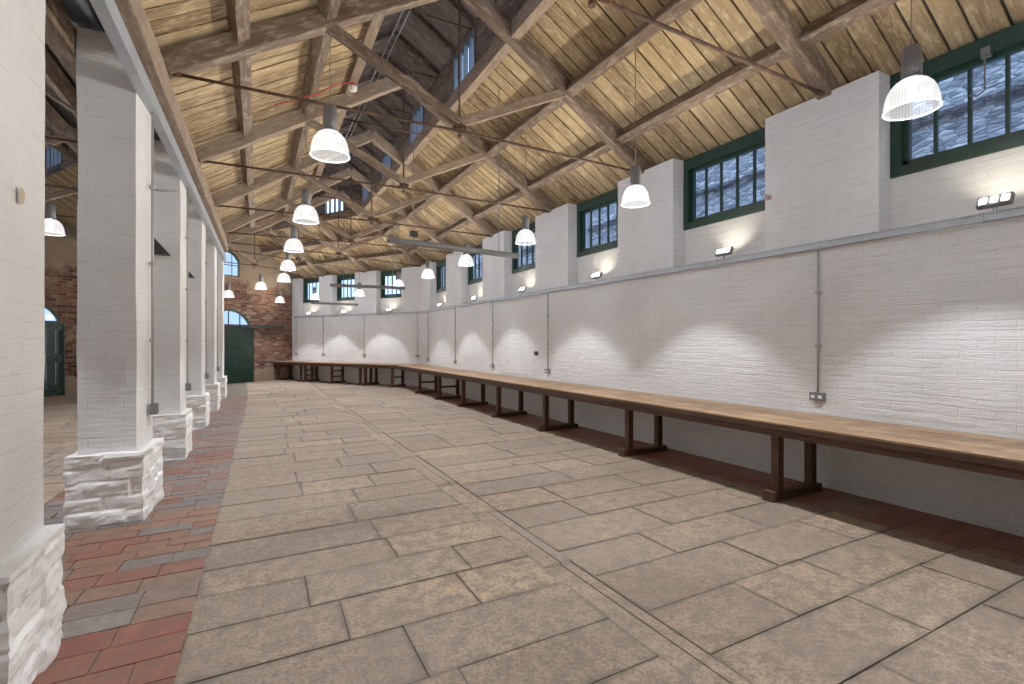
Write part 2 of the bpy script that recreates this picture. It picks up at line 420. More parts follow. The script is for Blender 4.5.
# ------------------------------------------------------------ right wall with piers, recesses, windows
NB=1.82; SP=2.57                          # first window bay, bay spacing
def right_wall(seg, wins, y0, y1, name):
    mb=MB()
    mb.box(5.3,5.75,y0,y1,-.05,2.46,seg,faces='xZ')
    ed=[y0]
    for (c,h) in wins: ed+= [c-h,c+h]
    ed.append(y1)
    for i in range(0,len(ed),2):
        mb.box(5.3,5.75,ed[i],ed[i+1],2.46,4.07,seg,faces='xyYZ')
    mb2=MB()
    for (c,h) in wins:
        mb2.box(5.53,5.75,c-h,c+h,2.46,3.08,seg,faces='xZ')
    def rough(p,n):
        a=noise.noise(Vector((p.x*.9,p.y*.9,p.z*1.3)))*.012
        return n*a
    w=mb.build(name,M['white'],clip=clipseg(seg),kind='structure')
    mb2.build('window_apron',M['sill'],parent=w,clip=clipseg(seg))
    return w
w1=[(NB+SP*k,.70) for k in range(-1,6)]
w1=[w for w in w1 if w[0]+.7<16.3]
right_wall(1,w1,-4,17.8,'wall_right')
w2=[(16.4+t,.6) for t in (1.45,3.75,5.75)]
right_wall(2,w2,15.5,S_END,'wall_far_right')

wn=[0]
def window_at(seg,c,hw,z0=3.08,z1=4.01,x=5.53,bars=4,label=None):
    wn[0]+=1
    r=empty('window_%d'%wn[0],W(x,c,z0,seg),kind='structure')
    f=MB(); t=.09
    f.box(x-.03,x+.10,c-hw,c+hw,z0,z0+t,seg); f.box(x-.03,x+.10,c-hw,c+hw,z1-t,z1+.06,seg)
    f.box(x-.03,x+.10,c-hw,c-hw+t,z0+t,z1-t,seg); f.box(x-.03,x+.10,c+hw-t,c+hw,z0+t,z1-t,seg)
    f.build('window_frame',M['green'],parent=r)
    s=MB(); a,b=c-hw+t,c+hw-t
    s.box(x+.02,x+.075,a,b,z0+t,z0+t+.05,seg); s.box(x+.02,x+.075,a,b,z1-t-.045,z1-t,seg)
    s.box(x+.02,x+.075,a,a+.045,z0+t,z1-t,seg); s.box(x+.02,x+.075,b-.045,b,z0+t,z1-t,seg)
    for i in range(1,bars+1):
        yy=a+(b-a)*i/(bars+1); s.box(x+.03,x+.065,yy-.013,yy+.013,z0+t,z1-t,seg)
    s.build('sash',M['green'],parent=r)
    p=MB(); p.box(x+.045,x+.05,a,b,z0+t,z1-t,seg,faces='x'); p.build('pane',M['glass' if seg==1 else 'glass3'],parent=r)
    return r
for i,(c,h) in enumerate(w1): 
    r=window_at(1,c,h)
    if i==1:
        k=MB(); k.tube([(5.47,c-.02,3.93),(5.44,c-.02,3.9),(5.44,c-.02,3.6),(5.445,c+.03,3.57),(5.45,c+.08,3.6)],.008); k.box(5.45,5.5,c-.05,c+.01,3.88,3.96); k.build('stay_hook',M['dkconduit'],parent=r)
for c,h in w2: window_at(2,c,h)

# ------------------------------------------------------------ outside: retaining wall seen through the windows
mb=MB(); mb.box(7.3,7.6,-4,26,-.5,5.6,0,faces='x'); 
for zz in (4.2,4.9): mb.box(7.18,7.3,-4,26,zz,zz+.1,0)
o=mb.build('retaining_wall',m_rubble_out(),loc=(7.3,10,0)); tag(o,'rubble stone retaining wall standing outside the right hand windows','wall')
o=MB(); o.tube([(7.1,1.25,0),(7.1,1.25,5.6)],.06,12)
for z in (3.4,4.4): o.tube([(7.1,1.25,z),(7.1,1.25,z+.12)],.08,12)
tag(o.build('drainpipe',M['pinkpipe'],loc=(7.1,1.25,0)),'faded pink drainpipe outside the nearest window','drainpipe')

# ------------------------------------------------------------ brick end wall with two green gates
EW=lambda s,z,o=0.: W(5.3-s,S_END-o,z,2)-(W(5.3,0,0,2)-W(5.3,0,0,2))
def EWp(s,z,o=0.):                        # s metres left of the far corner, o metres in front of the wall
    c,sn=math.cos(R31),math.sin(R31); dx,dy=-s,(S_END-o)-CY
    return Vector((CX+c*dx-sn*dy, CY+sn*dx+c*dy, z))
def end_wall():
    holes=[(2.6,.88,1.98,.72,0),(2.62,.46,4.35,.46,3.9),(8.2,.88,1.98,.72,0)]  # centre, half width, spring, rise, bottom
    mb=MB(); ds=.11; top=7.1
    n=int(13.2/ds)
    def prof(h,s):
        c,hw,sp,rise,bot=h; q=(s-c)/hw
        if abs(q)>=1: return None
        return bot, sp+rise*math.sqrt(max(0,1-q*q))**1.15
    for i in range(-6,n):
        a,b=i*ds,(i+1)*ds; mid=(a+b)/2
        cuts=[]
        for h in holes:
            if abs(mid-h[0])<h[1]: cuts.append(h)
        cuts.sort(key=lambda h:h[4]); z=(-.05,-.05)
        for h in cuts:
            e=lambda s: prof(h,min(max(s,h[0]-h[1]*.999),h[0]+h[1]*.999))
            (b0,t0),(b1,t1)=e(a),e(b)
            if b0>z[0]: mb.poly([EWp(b,z[1]),EWp(a,z[0]),EWp(a,b0),EWp(b,b1)],[(b,z[1]),(a,z[0]),(a,b0),(b,b1)])
            mb.poly([EWp(a,t0),EWp(b,t1),EWp(b,t1,-.2),EWp(a,t0,-.2)],[(a,0),(b,0),(b,.2),(a,.2)])
            z=(t0,t1)
        mb.poly([EWp(b,z[1]),EWp(a,z[0]),EWp(a,top),EWp(b,top)],[(b,z[1]),(a,z[0]),(a,top),(b,top)])
    for (c,hw,sp,rise,bot) in holes:
        for sd in (c-hw,c+hw): mb.poly([EWp(sd,bot),EWp(sd,sp+.1),EWp(sd,sp+.1,-.2),EWp(sd,bot,-.2)],[(0,bot),(0,sp),(.2,sp),(.2,bot)])
    w=mb.build('wall_end',M['red'],kind='structure')
    return holes
holes=end_wall()
def arch_pts(c,hw,sp,rise,o,n=14,sc=1.):
    return [EWp(c+hw*sc*math.cos(PI*k/n),sp+rise*sc*math.sin(PI*k/n)**1.15,o) for k in range(n+1)]
def pbeam(mb,a,b,w,h): mb.beam(a,b,w,h)
dn=[0]
def gate(c,hw,sp,rise):
    dn[0]+=1; r=empty('door_%d'%dn[0],EWp(c,0),kind='structure')
    o=MB()
    n=9
    for i in range(n):
        a=c-hw-.05+(2*hw+.1)*i/n+.004; b=c-hw-.05+(2*hw+.1)*(i+1)/n-.004
        P=[EWp(b,-.01,.08),EWp(a,-.01,.08),EWp(a,sp+.05,.08),EWp(b,sp+.05,.08)]
        o.poly(P,None,random.random())
        for q in range(4): p1,p2=P[q],P[(q+1)%4]; d=EWp(0,0,.04)-EWp(0,0,.08); o.poly([p2,p1,p1+d,p2+d],None)
    o.build('gate_boards',M['green'],parent=r)
    o=MB()
    for z in (.15,1.0,sp-.08): o.beam(EWp(c-hw,z,.10),EWp(c+hw,z,.10),.03,.13)
    o.beam(EWp(c-hw+.02,.2,.10),EWp(c+hw-.1,.95,.10),.028,.10); o.beam(EWp(c-hw+.02,1.05,.10),EWp(c+hw-.1,sp-.12,.10),.028,.10)
    o.beam(EWp(c-hw+.03,.03,.10),EWp(c-hw+.03,sp,.10),.03,.1,up=(1,0,0))
    o.build('gate_braces',M['green'],parent=r)
    fr=MB(); pts=arch_pts(c,hw,sp,rise,-.05,14,.96)
    for a,b in zip(pts[:-1],pts[1:]): fr.beam(a,b,.07,.08)
    fr.beam(EWp(c-hw,sp+.06,-.05),EWp(c+hw,sp+.06,-.05),.07,.1)
    for q in (-.5,-.02,.45): fr.beam(EWp(c+q*hw,sp,-.05),EWp(c+q*hw,sp+rise*math.sqrt(1-q*q)**1.15,-.05),.05,.045,up=(1,0,0))
    fr.build('fanlight_frame',M['green'],parent=r)
    g=MB(); g.poly([EWp(c,sp,-.06)]+[p for p in arch_pts(c,hw,sp,rise,-.06)],None); g.build('fanlight_pane',M['glass2'],parent=r)
    return r
gate(*holes[0][:4]); gate(*holes[2][:4])
# upper arched window
c,hw,sp,rise,bot=holes[1]; wn[0]+=1
r=empty('window_%d'%wn[0],EWp(c,bot),kind='structure'); fr=MB()
pts=[EWp(c+hw*.95,bot,-.05)]+arch_pts(c,hw,sp,rise,-.05,12,.95)+[EWp(c-hw*.95,bot,-.05),EWp(c+hw*.95,bot,-.05)]
for a,b in zip(pts[:-1],pts[1:]): fr.beam(a,b,.06,.07,up=(.3,.2,1))
for q in (-.35,.35): fr.beam(EWp(c+q*hw,bot,-.05),EWp(c+q*hw,sp+rise*.9,-.05),.04,.03,up=(1,0,0))
fr.beam(EWp(c-hw,sp-.05,-.05),EWp(c+hw,sp-.05,-.05),.04,.03)
fr.build('window_frame',M['green'],parent=r)
g=MB(); g.poly([EWp(c+hw,bot,-.06)]+arch_pts(c,hw,sp,rise,-.06)+[EWp(c-hw,bot,-.06)],None); g.build('pane',M['glass2'],parent=r)
# sliding rail over the gate
o=MB(); o.beam(EWp(.6,2.1,.14),EWp(3.7,2.1,.14),.05,.09); tag(o.build('sliding_door_rail',M['black'],loc=EWp(2.2,2.1,.1)),'black sliding rail fixed to the brick wall above the green gate','door rail')

# outer wall of the left nave and back wall
mb=MB(); mb.box(-7.6,-7.25,-4,24,-.05,4.1,1,faces='X'); mb.build('wall_left',M['white'],kind='structure',clip=[(EWp(0,0,-.1),Vector((-math.sin(R31),math.cos(R31),0)))])
mb=MB(); mb.box(-8,6,-4.3,-4,-.05,6.9,0,faces='Y'); mb.build('wall_back',M['white'],kind='structure')

# ------------------------------------------------------------ roof boards
ENDC=[(EWp(0,0,-.05),Vector((-math.sin(R31),math.cos(R31),0)))]
LX0,LX1=1.47,3.12                         # lantern opening
def roof_boards():
    mb=MB(); lb=MB()
    for seg,ya,yb in ((1,-4.,17.6),(2,13.8,S_END)):
        pass
    objs=[]
    for seg,ya,yb in ((1,-4.,19.5),(2,13.5,S_END)):
        mb=MB(); bk=MB()
        for nave in (0,1):
            for (xa,xb) in ((5.72,LX1-.02),(-.97,LX0+.02)):
                y=ya
                while y<yb:
                    w=random.uniform(.17,.235); g=.011; t=random.random(); off=random.uniform(0,.012); uo=random.random()*50; vo=random.random()*50
                    X=[mirx(xa,nave),mirx(xb,nave)]
                    P=[W(X[0],y+g,Zb(xa)+off,seg),W(X[1],y+g,Zb(xb)+off,seg),W(X[1],y+w-g,Zb(xb)+off,seg),W(X[0],y+w-g,Zb(xa)+off,seg)]
                    L=abs(xa-xb)*1.17
                    mb.poly(P,[(uo,vo),(uo+L,vo),(uo+L,vo+w),(uo,vo+w)],t)
                    d=Vector((0,0,.03))
                    mb.poly([P[0]+d,P[0],P[1],P[1]+d][::-1],[(0,0),(0,.03),(L,.03),(L,0)],0)
                    mb.poly([P[3],P[3]+d,P[2]+d,P[2]][::-1],[(0,0),(0,.03),(L,.03),(L,0)],0)
                    y+=w
                X=[mirx(xa,nave),mirx(xb,nave)]
                bk.poly([W(X[0],ya,Zb(xa)+.035,seg),W(X[1],ya,Zb(xb)+.035,seg),W(X[1],yb,Zb(xb)+.035,seg),W(X[0],yb,Zb(xa)+.035,seg)],None)
        c=mb.build('ceiling' if seg==1 else 'ceiling_far',M['board'],clip=clipseg(seg),merge=False,kind='structure')
        bk.build('roof_covering',M['black'],parent=c,clip=clipseg(seg),merge=False)
        # lantern roof
        lb=MB()
        for nave in (0,1):
            for (xa,xb,za,zb) in ((3.27,2.295,6.36,6.97),(1.32,2.295,6.36,6.97)):
                y=ya
                while y<yb:
                    w=random.uniform(.17,.24); g=.006; t=random.random(); off=random.uniform(0,.012); uo=random.random()*50; vo=random.random()*50
                    X=[mirx(xa,nave),mirx(xb,nave)]
                    lb.poly([W(X[0],y+g,za+off,seg),W(X[1],y+g,zb+off,seg),W(X[1],y+w-g,zb+off,seg),W(X[0],y+w-g,za+off,seg)],[(uo,vo),(uo+1.15,vo),(uo+1.15,vo+w),(uo,vo+w)],t)
                    y+=w
                X=[mirx(xa,nave),mirx(xb,nave)]
                lb.poly([W(X[0],ya,za+.03,seg),W(X[1],ya,zb+.03,seg),W(X[1],yb,zb+.03,seg),W(X[0],yb,za+.03,seg)],None,0)
        lb.build('lantern_boards',M['lboard'],parent=c,clip=clipseg(seg),merge=False)
roof_boards()

# lantern cheeks with windows
def cheeks():
    def cheek(seg,nave,x,wins,y0,y1,nm):
        mb=MB(); t=.04
        X0,X1=sorted((mirx(x-t/2,nave),mirx(x+t/2,nave)))
        def B(a,b,z0,z1):
            y=a
            mb.box(X0,X1,a,b,z0,z1,seg,tone=random.random())
        ed=[y0]
        for c,h in wins: ed+=[c-h,c+h]
        ed.append(y1)
        for i in range(0,len(ed),2):
            z=5.50
            while z<6.4: B(ed[i],ed[i+1],z,z+.145); z+=.15
        for c,h in wins: B(c-h,c+h,5.46,5.58); B(c-h,c+h,6.32,6.44)
        w=mb.build(nm,M['lboard'],kind='structure',clip=clipseg(seg),merge=False)
        for c,h in wins:
            wn[0]+=1
            r=empty('window_%d'%wn[0],W(mirx(x,nave),c,5.56,seg),kind='structure')
            f=MB(); t2=.035
            A,Bb=sorted((mirx(x-.04,nave),mirx(x+.04,nave)))
            f.box(A,Bb,c-h,c+h,5.57,5.61,seg); f.box(A,Bb,c-h,c+h,6.28,6.33,seg); f.box(A,Bb,c-h,c-h+.05,5.61,6.28,seg); f.box(A,Bb,c+h-.05,c+h,5.61,6.28,seg)
            for k in (1,2,3): yy=c-h+2*h*k/4; f.box(A,Bb,yy-.017,yy+.017,5.61,6.28,seg)
            f.build('window_frame',M['dkconduit'],parent=r)
            p=MB(); p.box(mirx(x,nave)-.003,mirx(x,nave)+.003,c-h,c+h,5.61,6.28,seg,faces='x'); p.build('pane',M['glass'],parent=r)
    ws=[(4.87+SP*k,.47) for k in range(-1,5)]
    for nave in (0,1):
        nn='wall_lantern' if nave==0 else 'wall_left_lantern'
        cheek(1,nave,LX1+.02,ws,-4,19,nn+'_right' if nave==0 else nn+'_inner')
        cheek(1,nave,LX0-.02,ws[:-1],-4,19,nn+'_left' if nave==0 else nn+'_outer')
    w22=[(18.2,.46),(20.3,.46),(22.,.4)]
    cheek(2,1,LX1+.02,w22[1:],12,S_END,'wall_far_lantern_inner'); cheek(2,1,LX0-.02,w22[1:],12,S_END+1,'wall_far_lantern_outer'); cheek(2,0,LX1+.02,w22,14,S_END,'wall_far_lantern_right'); cheek(2,0,LX0-.02,w22[1:],14,S_END,'wall_far_lantern_left')
cheeks()

# ------------------------------------------------------------ purlins and plates
def longbeam(name,x,z,w,h,label,cat='beam',seg=1,y0=-3.95,y1=19,mat='beam',group='purlins under the roof boards',tilt=True):
    mb=MB()
    slope=0
    if tilt:
        xr=x if x>XM else 2*XM-x
        slope=math.atan(SL)*(1 if (xr<2.3) else -1)*(1 if x>XM else -1)
    up=Vector((-math.sin(slope),0,math.cos(slope)))
    n=16; L=y1-y0
    ang=R31 if seg==2 else 0
    if seg==2: up=Matrix.Rotation(ang,3,'Z')@up
    a,b=W(x,y0,z,seg),W(x,y1,z,seg)
    mb.beam(a,b,w,h,up=up,jit=.006,seglen=.5)
    mid=(a+b)/2
    cl=clipseg(seg)
    return tag(mb.build(name,M[mat],loc=(mid.x,mid.y,mid.z),clip=cl,bevel=.006),label,cat,group)
PX=[(4.85,.13,.17,'lower'),(4.0,.13,.19,'upper')]
lx=lambda x: .84 if x<4.5 else .02
for nave in (0,1):
    for sd in (0,1):
        for (x,w,h,nm) in PX:
            xx=x if sd==0 else lx(x)
            z=Zb(xx)-h/2*1.12-.012
            if nave==0: lab='long horizontal %s roof purlin on the %s slope of the main hall'%(nm,'right' if sd==0 else 'left')
            else: lab='long horizontal %s roof purlin on the %s slope of the side aisle behind the pillars'%(nm,'inner' if sd==0 else 'outer')
            longbeam('roof_purlin',mirx(xx,nave),z,w,h,lab)
        xx=LX1 if sd==0 else LX0
        if nave==0: lab='pale timber beam carrying the %s side of the main hall roof lantern'%('right' if sd==0 else 'left')
        else: lab='timber beam carrying the %s side of the side aisle roof lantern'%('inner' if sd==0 else 'outer')
        longbeam('lantern_beam',mirx(xx,nave),5.52,.13,.22,lab,group='lantern beams',tilt=False)
for sd in (0,1):
    for (x,w,h,nm) in PX:
        xx=x if sd==0 else lx(x)
        longbeam('roof_purlin',xx,Zb(xx)-h/2*1.12-.012,w,h,'%s purlin on the %s slope of the far bent end of the hall'%(nm,'right' if sd==0 else 'left'),seg=2,y0=14,y1=S_END)
    longbeam('lantern_beam',LX1 if sd==0 else LX0,5.52,.13,.22,'lantern beam on the %s side above the far bent end of the hall'%('right' if sd==0 else 'left'),seg=2,y0=14,y1=S_END,group='lantern beams',tilt=False)
longbeam('wall_plate',-.69,3.93,.13,.24,'timber wall plate above the grey steel channel on the pillar row',y1=15.2,group='wall plates',tilt=False)
longbeam('wall_plate',-1.25,3.93,.13,.24,'timber wall plate on the aisle side of the pillar tops',y1=15.2,group='wall plates',tilt=False)

# steel channel along the pillars
mb=MB()
def chan(x0,x1,z0,z1): mb.box(x0,x1,-3.9,15.0,z0,z1,1)
chan(-.77,-.69,3.60,3.612); chan(-.70,-.69,3.612,3.73); chan(-.77,-.69,3.73,3.742); chan(-.77,-.76,3.612,3.73)
for y in (.6,3.1,5.65,8.1,10.6,13.1): mb.box(-.774,-.686,y,y+.01,3.596,3.75,1)
tag(mb.build('steel_channel',M['steel'],loc=(-.7,6,3.65)),'grey galvanised steel channel running along the tops of the white pillars','steel beam')

# ------------------------------------------------------------ trusses
def truss(y,seg,nave,label,skew=0.,apexonly=False):
    xs=lambda x: mirx(x,nave)
    def P(x,z):
        yy=y+ (skew*(x-5.3))
        return W(xs(x),yy,z,seg)
    r=empty('roof_truss',P(2.35,4.05),label,'roof truss','timber roof trusses')
    rc=lambda x: 4.15+SL*((5.3-x) if x>2.35 else (x+.6))
    along=(W(2,y+1,0,seg)-W(2,y,0,seg))
    for (xa) in (5.36,-.66):
        a=P(xa,rc(xa)); b=P(2.35,rc(2.35)-.0)
        d=(b-a).normalized(); up=d.cross(along).normalized()
        if up.z<0: up=-up
        mb=MB(); mb.beam(a,b,.15,.2,up=up,jit=.008,seglen=.3); mb.build('rafter',M['beam'],parent=r,bevel=.01)
    for xt in (3.88,.82):
        a=P(2.35,4.20); b=P(xt,rc(xt)-.08); d=(b-a).normalized(); up=d.cross(along).normalized()
        if up.z<0: up=-up
        mb=MB(); mb.beam(a,b,.09,.11,up=up,jit=.005,seglen=.3); mb.build('strut',M['beam'],parent=r,bevel=.006)
    mb=MB(); mb.tube([P(-.74,4.06),P(.9,4.075),P(2.35,4.10),P(3.9,4.075),P(5.32,4.06)],.017,8)
    mb.build('tie_rod',M['rust'],parent=r)
    mb=MB(); mb.tube([P(2.35,rc(2.35)+.02),P(2.35,4.03)],.013,8); mb.tube([P(2.35,4.05),P(2.35,4.02)],.03,8); mb.build('king_rod',M['rust'],parent=r)
    mb=MB(); mb.beam(P(2.28,4.13),P(2.42,4.13),.11,.06,up=(0,0,1)); mb.build('joint_plate',M['rust'],parent=r)
    for xf in (5.26,-.60):
        mb=MB(); c=P(xf,4.06); e=P(xf-.08 if xf>0 else xf+.08,4.06); mb.tube([c,e],.028,8); mb.build('rod_shoe',M['rust'],parent=r)
names=['nearest','second','third','fourth','fifth']
ty=[3.02]+[3.16+SP*k for k in range(1,5)]
for i,y in enumerate(ty):
    lab=['timber and iron roof truss nearest the camera, only its right foot and rod in view',
         'timber roof truss over the nearest square white pillar, with long iron tie rod',
         'timber roof truss passing behind the largest left hand pendant lamp',
         'timber roof truss next beyond the second lamp of the left row',
         'timber roof truss just before the bend in the hall'][i]
    truss(y,1,0,lab)
    truss(y,1,1,'timber truss in the side aisle roof, seen %s'%['beside the nearest pillar','between the two nearest pillars','behind the aisle pendant lamp','deep in the aisle beyond its lamp','farthest along the aisle before the end wall'][i])
truss(16.35,1,0,'timber roof truss set diagonally at the bend of the hall',skew=math.tan(R31/2)*.98)
truss(19.0,2,0,'timber roof truss beyond the bend, above the second far window')
truss(21.3,2,0,'last timber roof truss before the red brick end wall')

# lantern rafters, conduit
def lantern_frame(y,seg,nave,i):
    lab='small dark rafter pair inside the main hall roof lantern' if nave==0 else 'small dark rafter pair inside the side aisle roof lantern'
    r=empty('lantern_rafter_pair',W(mirx(2.295,nave),y,6.2,seg),lab,'rafters',('lantern rafters of the main hall' if nave==0 else 'lantern rafters of the side aisle'))
    for x in (3.14,1.45):
        mb=MB(); mb.beam(W(mirx(x,nave),y,6.39,seg),W(mirx(2.295,nave),y,6.92,seg),.06,.08,jit=.003); mb.build('rafter',M['darkbeam' if 0 else 'lboard'],parent=r)
    if i%2==0:
        mb=MB(); mb.tube([W(mirx(1.47,nave),y,6.33,seg),W(mirx(3.12,nave),y,6.33,seg)],.008,6); mb.build('tie_rod',M['rust'],parent=r)
y=3.9; i=0
while y<15.2:
    lantern_frame(y,1,0,i)
    if y>5.5: lantern_frame(y,1,1,i)
    y+=.8; i+=1
for k in range(6): lantern_frame(18.0+.85*k,2,0,k)
for k,y in enumerate((9.14,14.3)):
    mb=MB(); mb.tube([W(LX0,y,5.42,1),W(LX1,y,5.42,1)],.014,8)
    tag(mb.build('lantern_tie_rod',M['rust'],loc=W(2.3,y,5.33,1)),'rusty orange iron rod across the lantern opening, %s from the camera'%['nearest','farther'][k],'iron rod','lantern tie rods')
for k,dx in enumerate((.04,-.06)):
    mb=MB(); mb.tube([W(2.295+dx,y,6.84,1) for y in (-3,5,10,15)],.014,8)
    tag(mb.build('electrical_conduit',M['conduit'],loc=W(2.3,8,6.84,1)),'grey conduit running along the lantern ridge, %s of the pair'%['right','left'][k],'conduit','conduits along the lantern ridge')

# ------------------------------------------------------------ pillars
def pillar(y0,seg,label,i,rot=.0):
    xa,xb=-1.17,-.775; yb=y0+.545
    k=W(0,y0+.27,0,seg)
    c=W((xa+xb)/2,y0+.27,0,seg)
    r=empty('brick_pillar',c,label,'pillar','whitewashed pillars')
    T=lambda x,y,z:(W(xb,y0,z,seg)+ (Matrix.Rotation(-rot,3,'Z')@Vector((x-xb,y-y0,0))))
    def bx(mb,X0,X1,Y0,Y1,Z0,Z1,sub,faces='xXyYZ'):
        m=MB(); m.box(X0,X1,Y0,Y1,Z0,Z1,0,sub=sub,faces=faces)
        for f,u in zip(m.f,m.uv):
            mb.poly([T(*m.v[a]) for a in f],u)
    sd=i*7.3
    def d1(p,n):
        q=p+Vector((0,0,sd)); a=noise.noise(Vector((q.x*2.2,q.y*2.2,q.z*1.6)))*.012+noise.noise(q*9)*.003
        return n*a
    s=MB(); bx(s,xa,xb,y0,yb,.5,4.06,.07); s.build('shaft',M['white_soft'],parent=r,disp=d1)
    def d2(p,n):
        q=p+Vector((sd,sd,0))
        rf=q.z/.128+noise.noise(q*1.6)*.55; row=math.floor(rf); fr=rf-row
        cf=(q.x+q.y)/.27+row*.41+noise.noise(q*2.1+Vector((5,row,0)))*.5; cl=math.floor(cf); fc=cf-cl
        cell=noise.noise(Vector((row*3.7+11.3, cl*5.1+.5, row*1.3+sd)))
        lay=noise.fractal(Vector((q.x*5,q.y*5,q.z*9)),.9,2.,4)
        jt=max(0,1-min(fr,1-fr)/.13)*.008+max(0,1-min(fc,1-fc)/.09)*.004
        a=cell*.022+lay*.013-jt
        if n.z>.6: a*=.45
        return n*a
    s=MB(); bx(s,xa-.065,xb+.065,y0-.06,yb+.06,-.03,.575,.022); s.build('plinth',M['rubble'],parent=r,disp=d2)
    return r
plabels=['large whitewashed pillar cut off by the left edge of the picture',
 'square whitewashed brick pillar with broad rubble plinth, nearest full pillar',
 'whitewashed pillar behind the nearest full one, with black wedge fitting on its face',
 'third full whitewashed pillar along the row','fourth full whitewashed pillar along the row',
 'farthest whitewashed pillar, directly left of the green gate']
py=[2.73+2.49*k for k in range(6)]
for i,y in enumerate(py): pillar(y,1,plabels[i],i,math.radians([1,4.6,2.2,2.2,2.2,2.2][i]))
# flaked patch & conduits on pillars
p=MB()
c=W(-.772,2.95,2.1,1)
for k in range(1): 
    p.lathe([(0,.012),(.018,.010),(.026,0)],(0,0,0),10)
pp=p.build('plaster_chip',m_plain('bare_plaster',(.50,.40,.30),.9,var=.3,bump=.6),loc=(0,0,0))
pp.rotation_euler=(0,PI/2,0); pp.scale=(1.6,.8,1); pp.location=W(-.765,2.95,2.14,1)
tag(pp,'small bare patch of chipped plaster on the pillar at the left edge','chipped patch')
for i in range(1,5):
    y=py[i]+.37; x=-.765+(.03 if i==1 else .012)
    zb=.93
    r=empty('pillar_conduit',W(x,y,zb,1),'vertical grey conduit with switch box on the %s full pillar'%['nearest','second','third','fourth'][i-1],'conduit','conduits down the pillars')
    mb=MB(); mb.tube([W(x+.012,y,zb,1),W(x+.012,y,3.6,1)],.011,8); mb.build('pipe',M['conduit'],parent=r)
    for z in (1.5,2.2,2.9):
        mb=MB(); mb.box(x-.01,x+.03,y-.022,y+.022,z,z+.03,1); mb.build('saddle_clip',M['conduit'],parent=r)
    mb=MB(); mb.box(x-.005,x+.055,y-.045,y+.045,zb-.09,zb+.01,1); mb.build('switch_box',M['dkconduit'],parent=r,bevel=.005)
for i in (2,3):
    # black wedge shaped fitting on the pillar face
    y=py[i]-.0
    x0,x1=-1.10,-.90
    mb=MB()
    a=[W(x0,y,2.60,1),W(x1+.03,y,2.60,1),W(x0+.04,y,2.83,1)]
    b=[p+Vector((0,-.11,0)) for p in a[:2]]+[a[2]+Vector((0,-.02,0))]
    mb.poly([b[0],b[1],b[2]],None); mb.poly([a[0],a[1],b[1],b[0]],None); mb.poly([a[1],a[2],b[2],b[1]],None); mb.poly([a[2],a[0],b[0],b[2]],None); mb.poly([a[2],a[1],a[0]],None)
    tag(mb.build('wedge_fitting',M['black'],loc=W(-1.,y,2.65,1)),'black wedge shaped fitting high on the %s full pillar'%['second','third'][i-2],'wall fitting','black wedge fittings')
r=MB(); y=py[2]; r.tube([W(-1.2,y-.02,3.42,1),W(-.78,y-.02,3.42,1)],.014,8)
tag(r.build('horizontal_conduit',M['conduit'],loc=W(-1,y,3.42,1)),'short horizontal grey pipe near the top of the second full pillar','conduit')

# ------------------------------------------------------------ rail, floodlights, conduits on right wall
def rail(seg,y0,y1,lab):
    mb=MB(); mb.box(5.24,5.30,y0,y1,2.47,2.525,seg); mb.box(5.225,5.30,y0,y1,2.525,2.535,seg)
    y=y0+.5
    while y<y1-.2: mb.box(5.232,5.3,y,y+.03,2.465,2.54,seg); y+=1.285
    c=W(5.25,(y0+y1)/2,2.44,seg)
    tag(mb.build('cable_trunking',M['steel'],loc=c,clip=clipseg(seg)),lab,'trunking','wall trunking')
rail(1,-3.9,17,'long grey metal trunking along the right wall below the windows'); rail(2,16,S_END-.02,'grey metal trunking on the far wall beyond the bend')
def drop(seg,y,label,zb=.95):
    x=5.285
    r=empty('wall_conduit',W(x,y,zb,seg),label,'conduit','socket conduits down the right wall')
    mb=MB(); mb.tube([W(x,y,zb,seg),W(x,y,2.46,seg)],.011,8); 
    mb.build('pipe',M['conduit'],parent=r)
    for z in (1.45,2.0):
        mb=MB(); mb.box(x-.018,x+.02,y-.024,y+.024,z,z+.025,seg); mb.build('saddle_clip',M['conduit'],parent=r)
    mb=MB(); mb.box(x-.03,x+.015,y-.075,y+.075,zb-.08,zb+.005,seg); o=mb.build('socket_outlet',M['dkconduit'],parent=r,bevel=.004)
    for dy in (-.037,.037):
        mb=MB(); mb.box(x-.034,x-.028,y+dy-.017,y+dy+.017,zb-.055,zb-.025,seg)
        mb.build('socket_face',M['whiteplastic'],parent=o)
for y,l in ((3.08,'grey conduit ending in a double socket above the nearest part of the table'),(8.33,'grey conduit drop right of the small black valve cap'),(10.8,'grey conduit drop left of the small black valve cap'),(13.2,'grey conduit drop between the last two scallops before the bend'),(15.55,'grey conduit drop just right of the wall bend')):
    drop(1,y,l,.97)
for t,l in ((.12,'grey conduit drop just left of the wall bend'),(2.65,'grey conduit drop on the far wall, right of its middle'),(4.88,'grey conduit drop on the far wall, left of its middle'),(6.5,'grey conduit drop beside the brick end wall')):
    drop(2,CY+t,l,1.05)
mb=MB(); mb.tube([(5.30,8.75,1.27),(5.24,8.75,1.27)],.045,12); tag(mb.build('wall_valve',M['black'],loc=(5.3,8.75,1.27)),'small round black valve cap on the right wall','valve cap')
mb=MB(); mb.tube([(5.30,3.64,3.15),(5.24,3.64,3.15)],.03,12); tag(mb.build('pipe_stub',M['pinkpipe'],loc=(5.3,3.64,3.15)),'small pinkish pipe stub on the pier beside the second window','pipe stub')

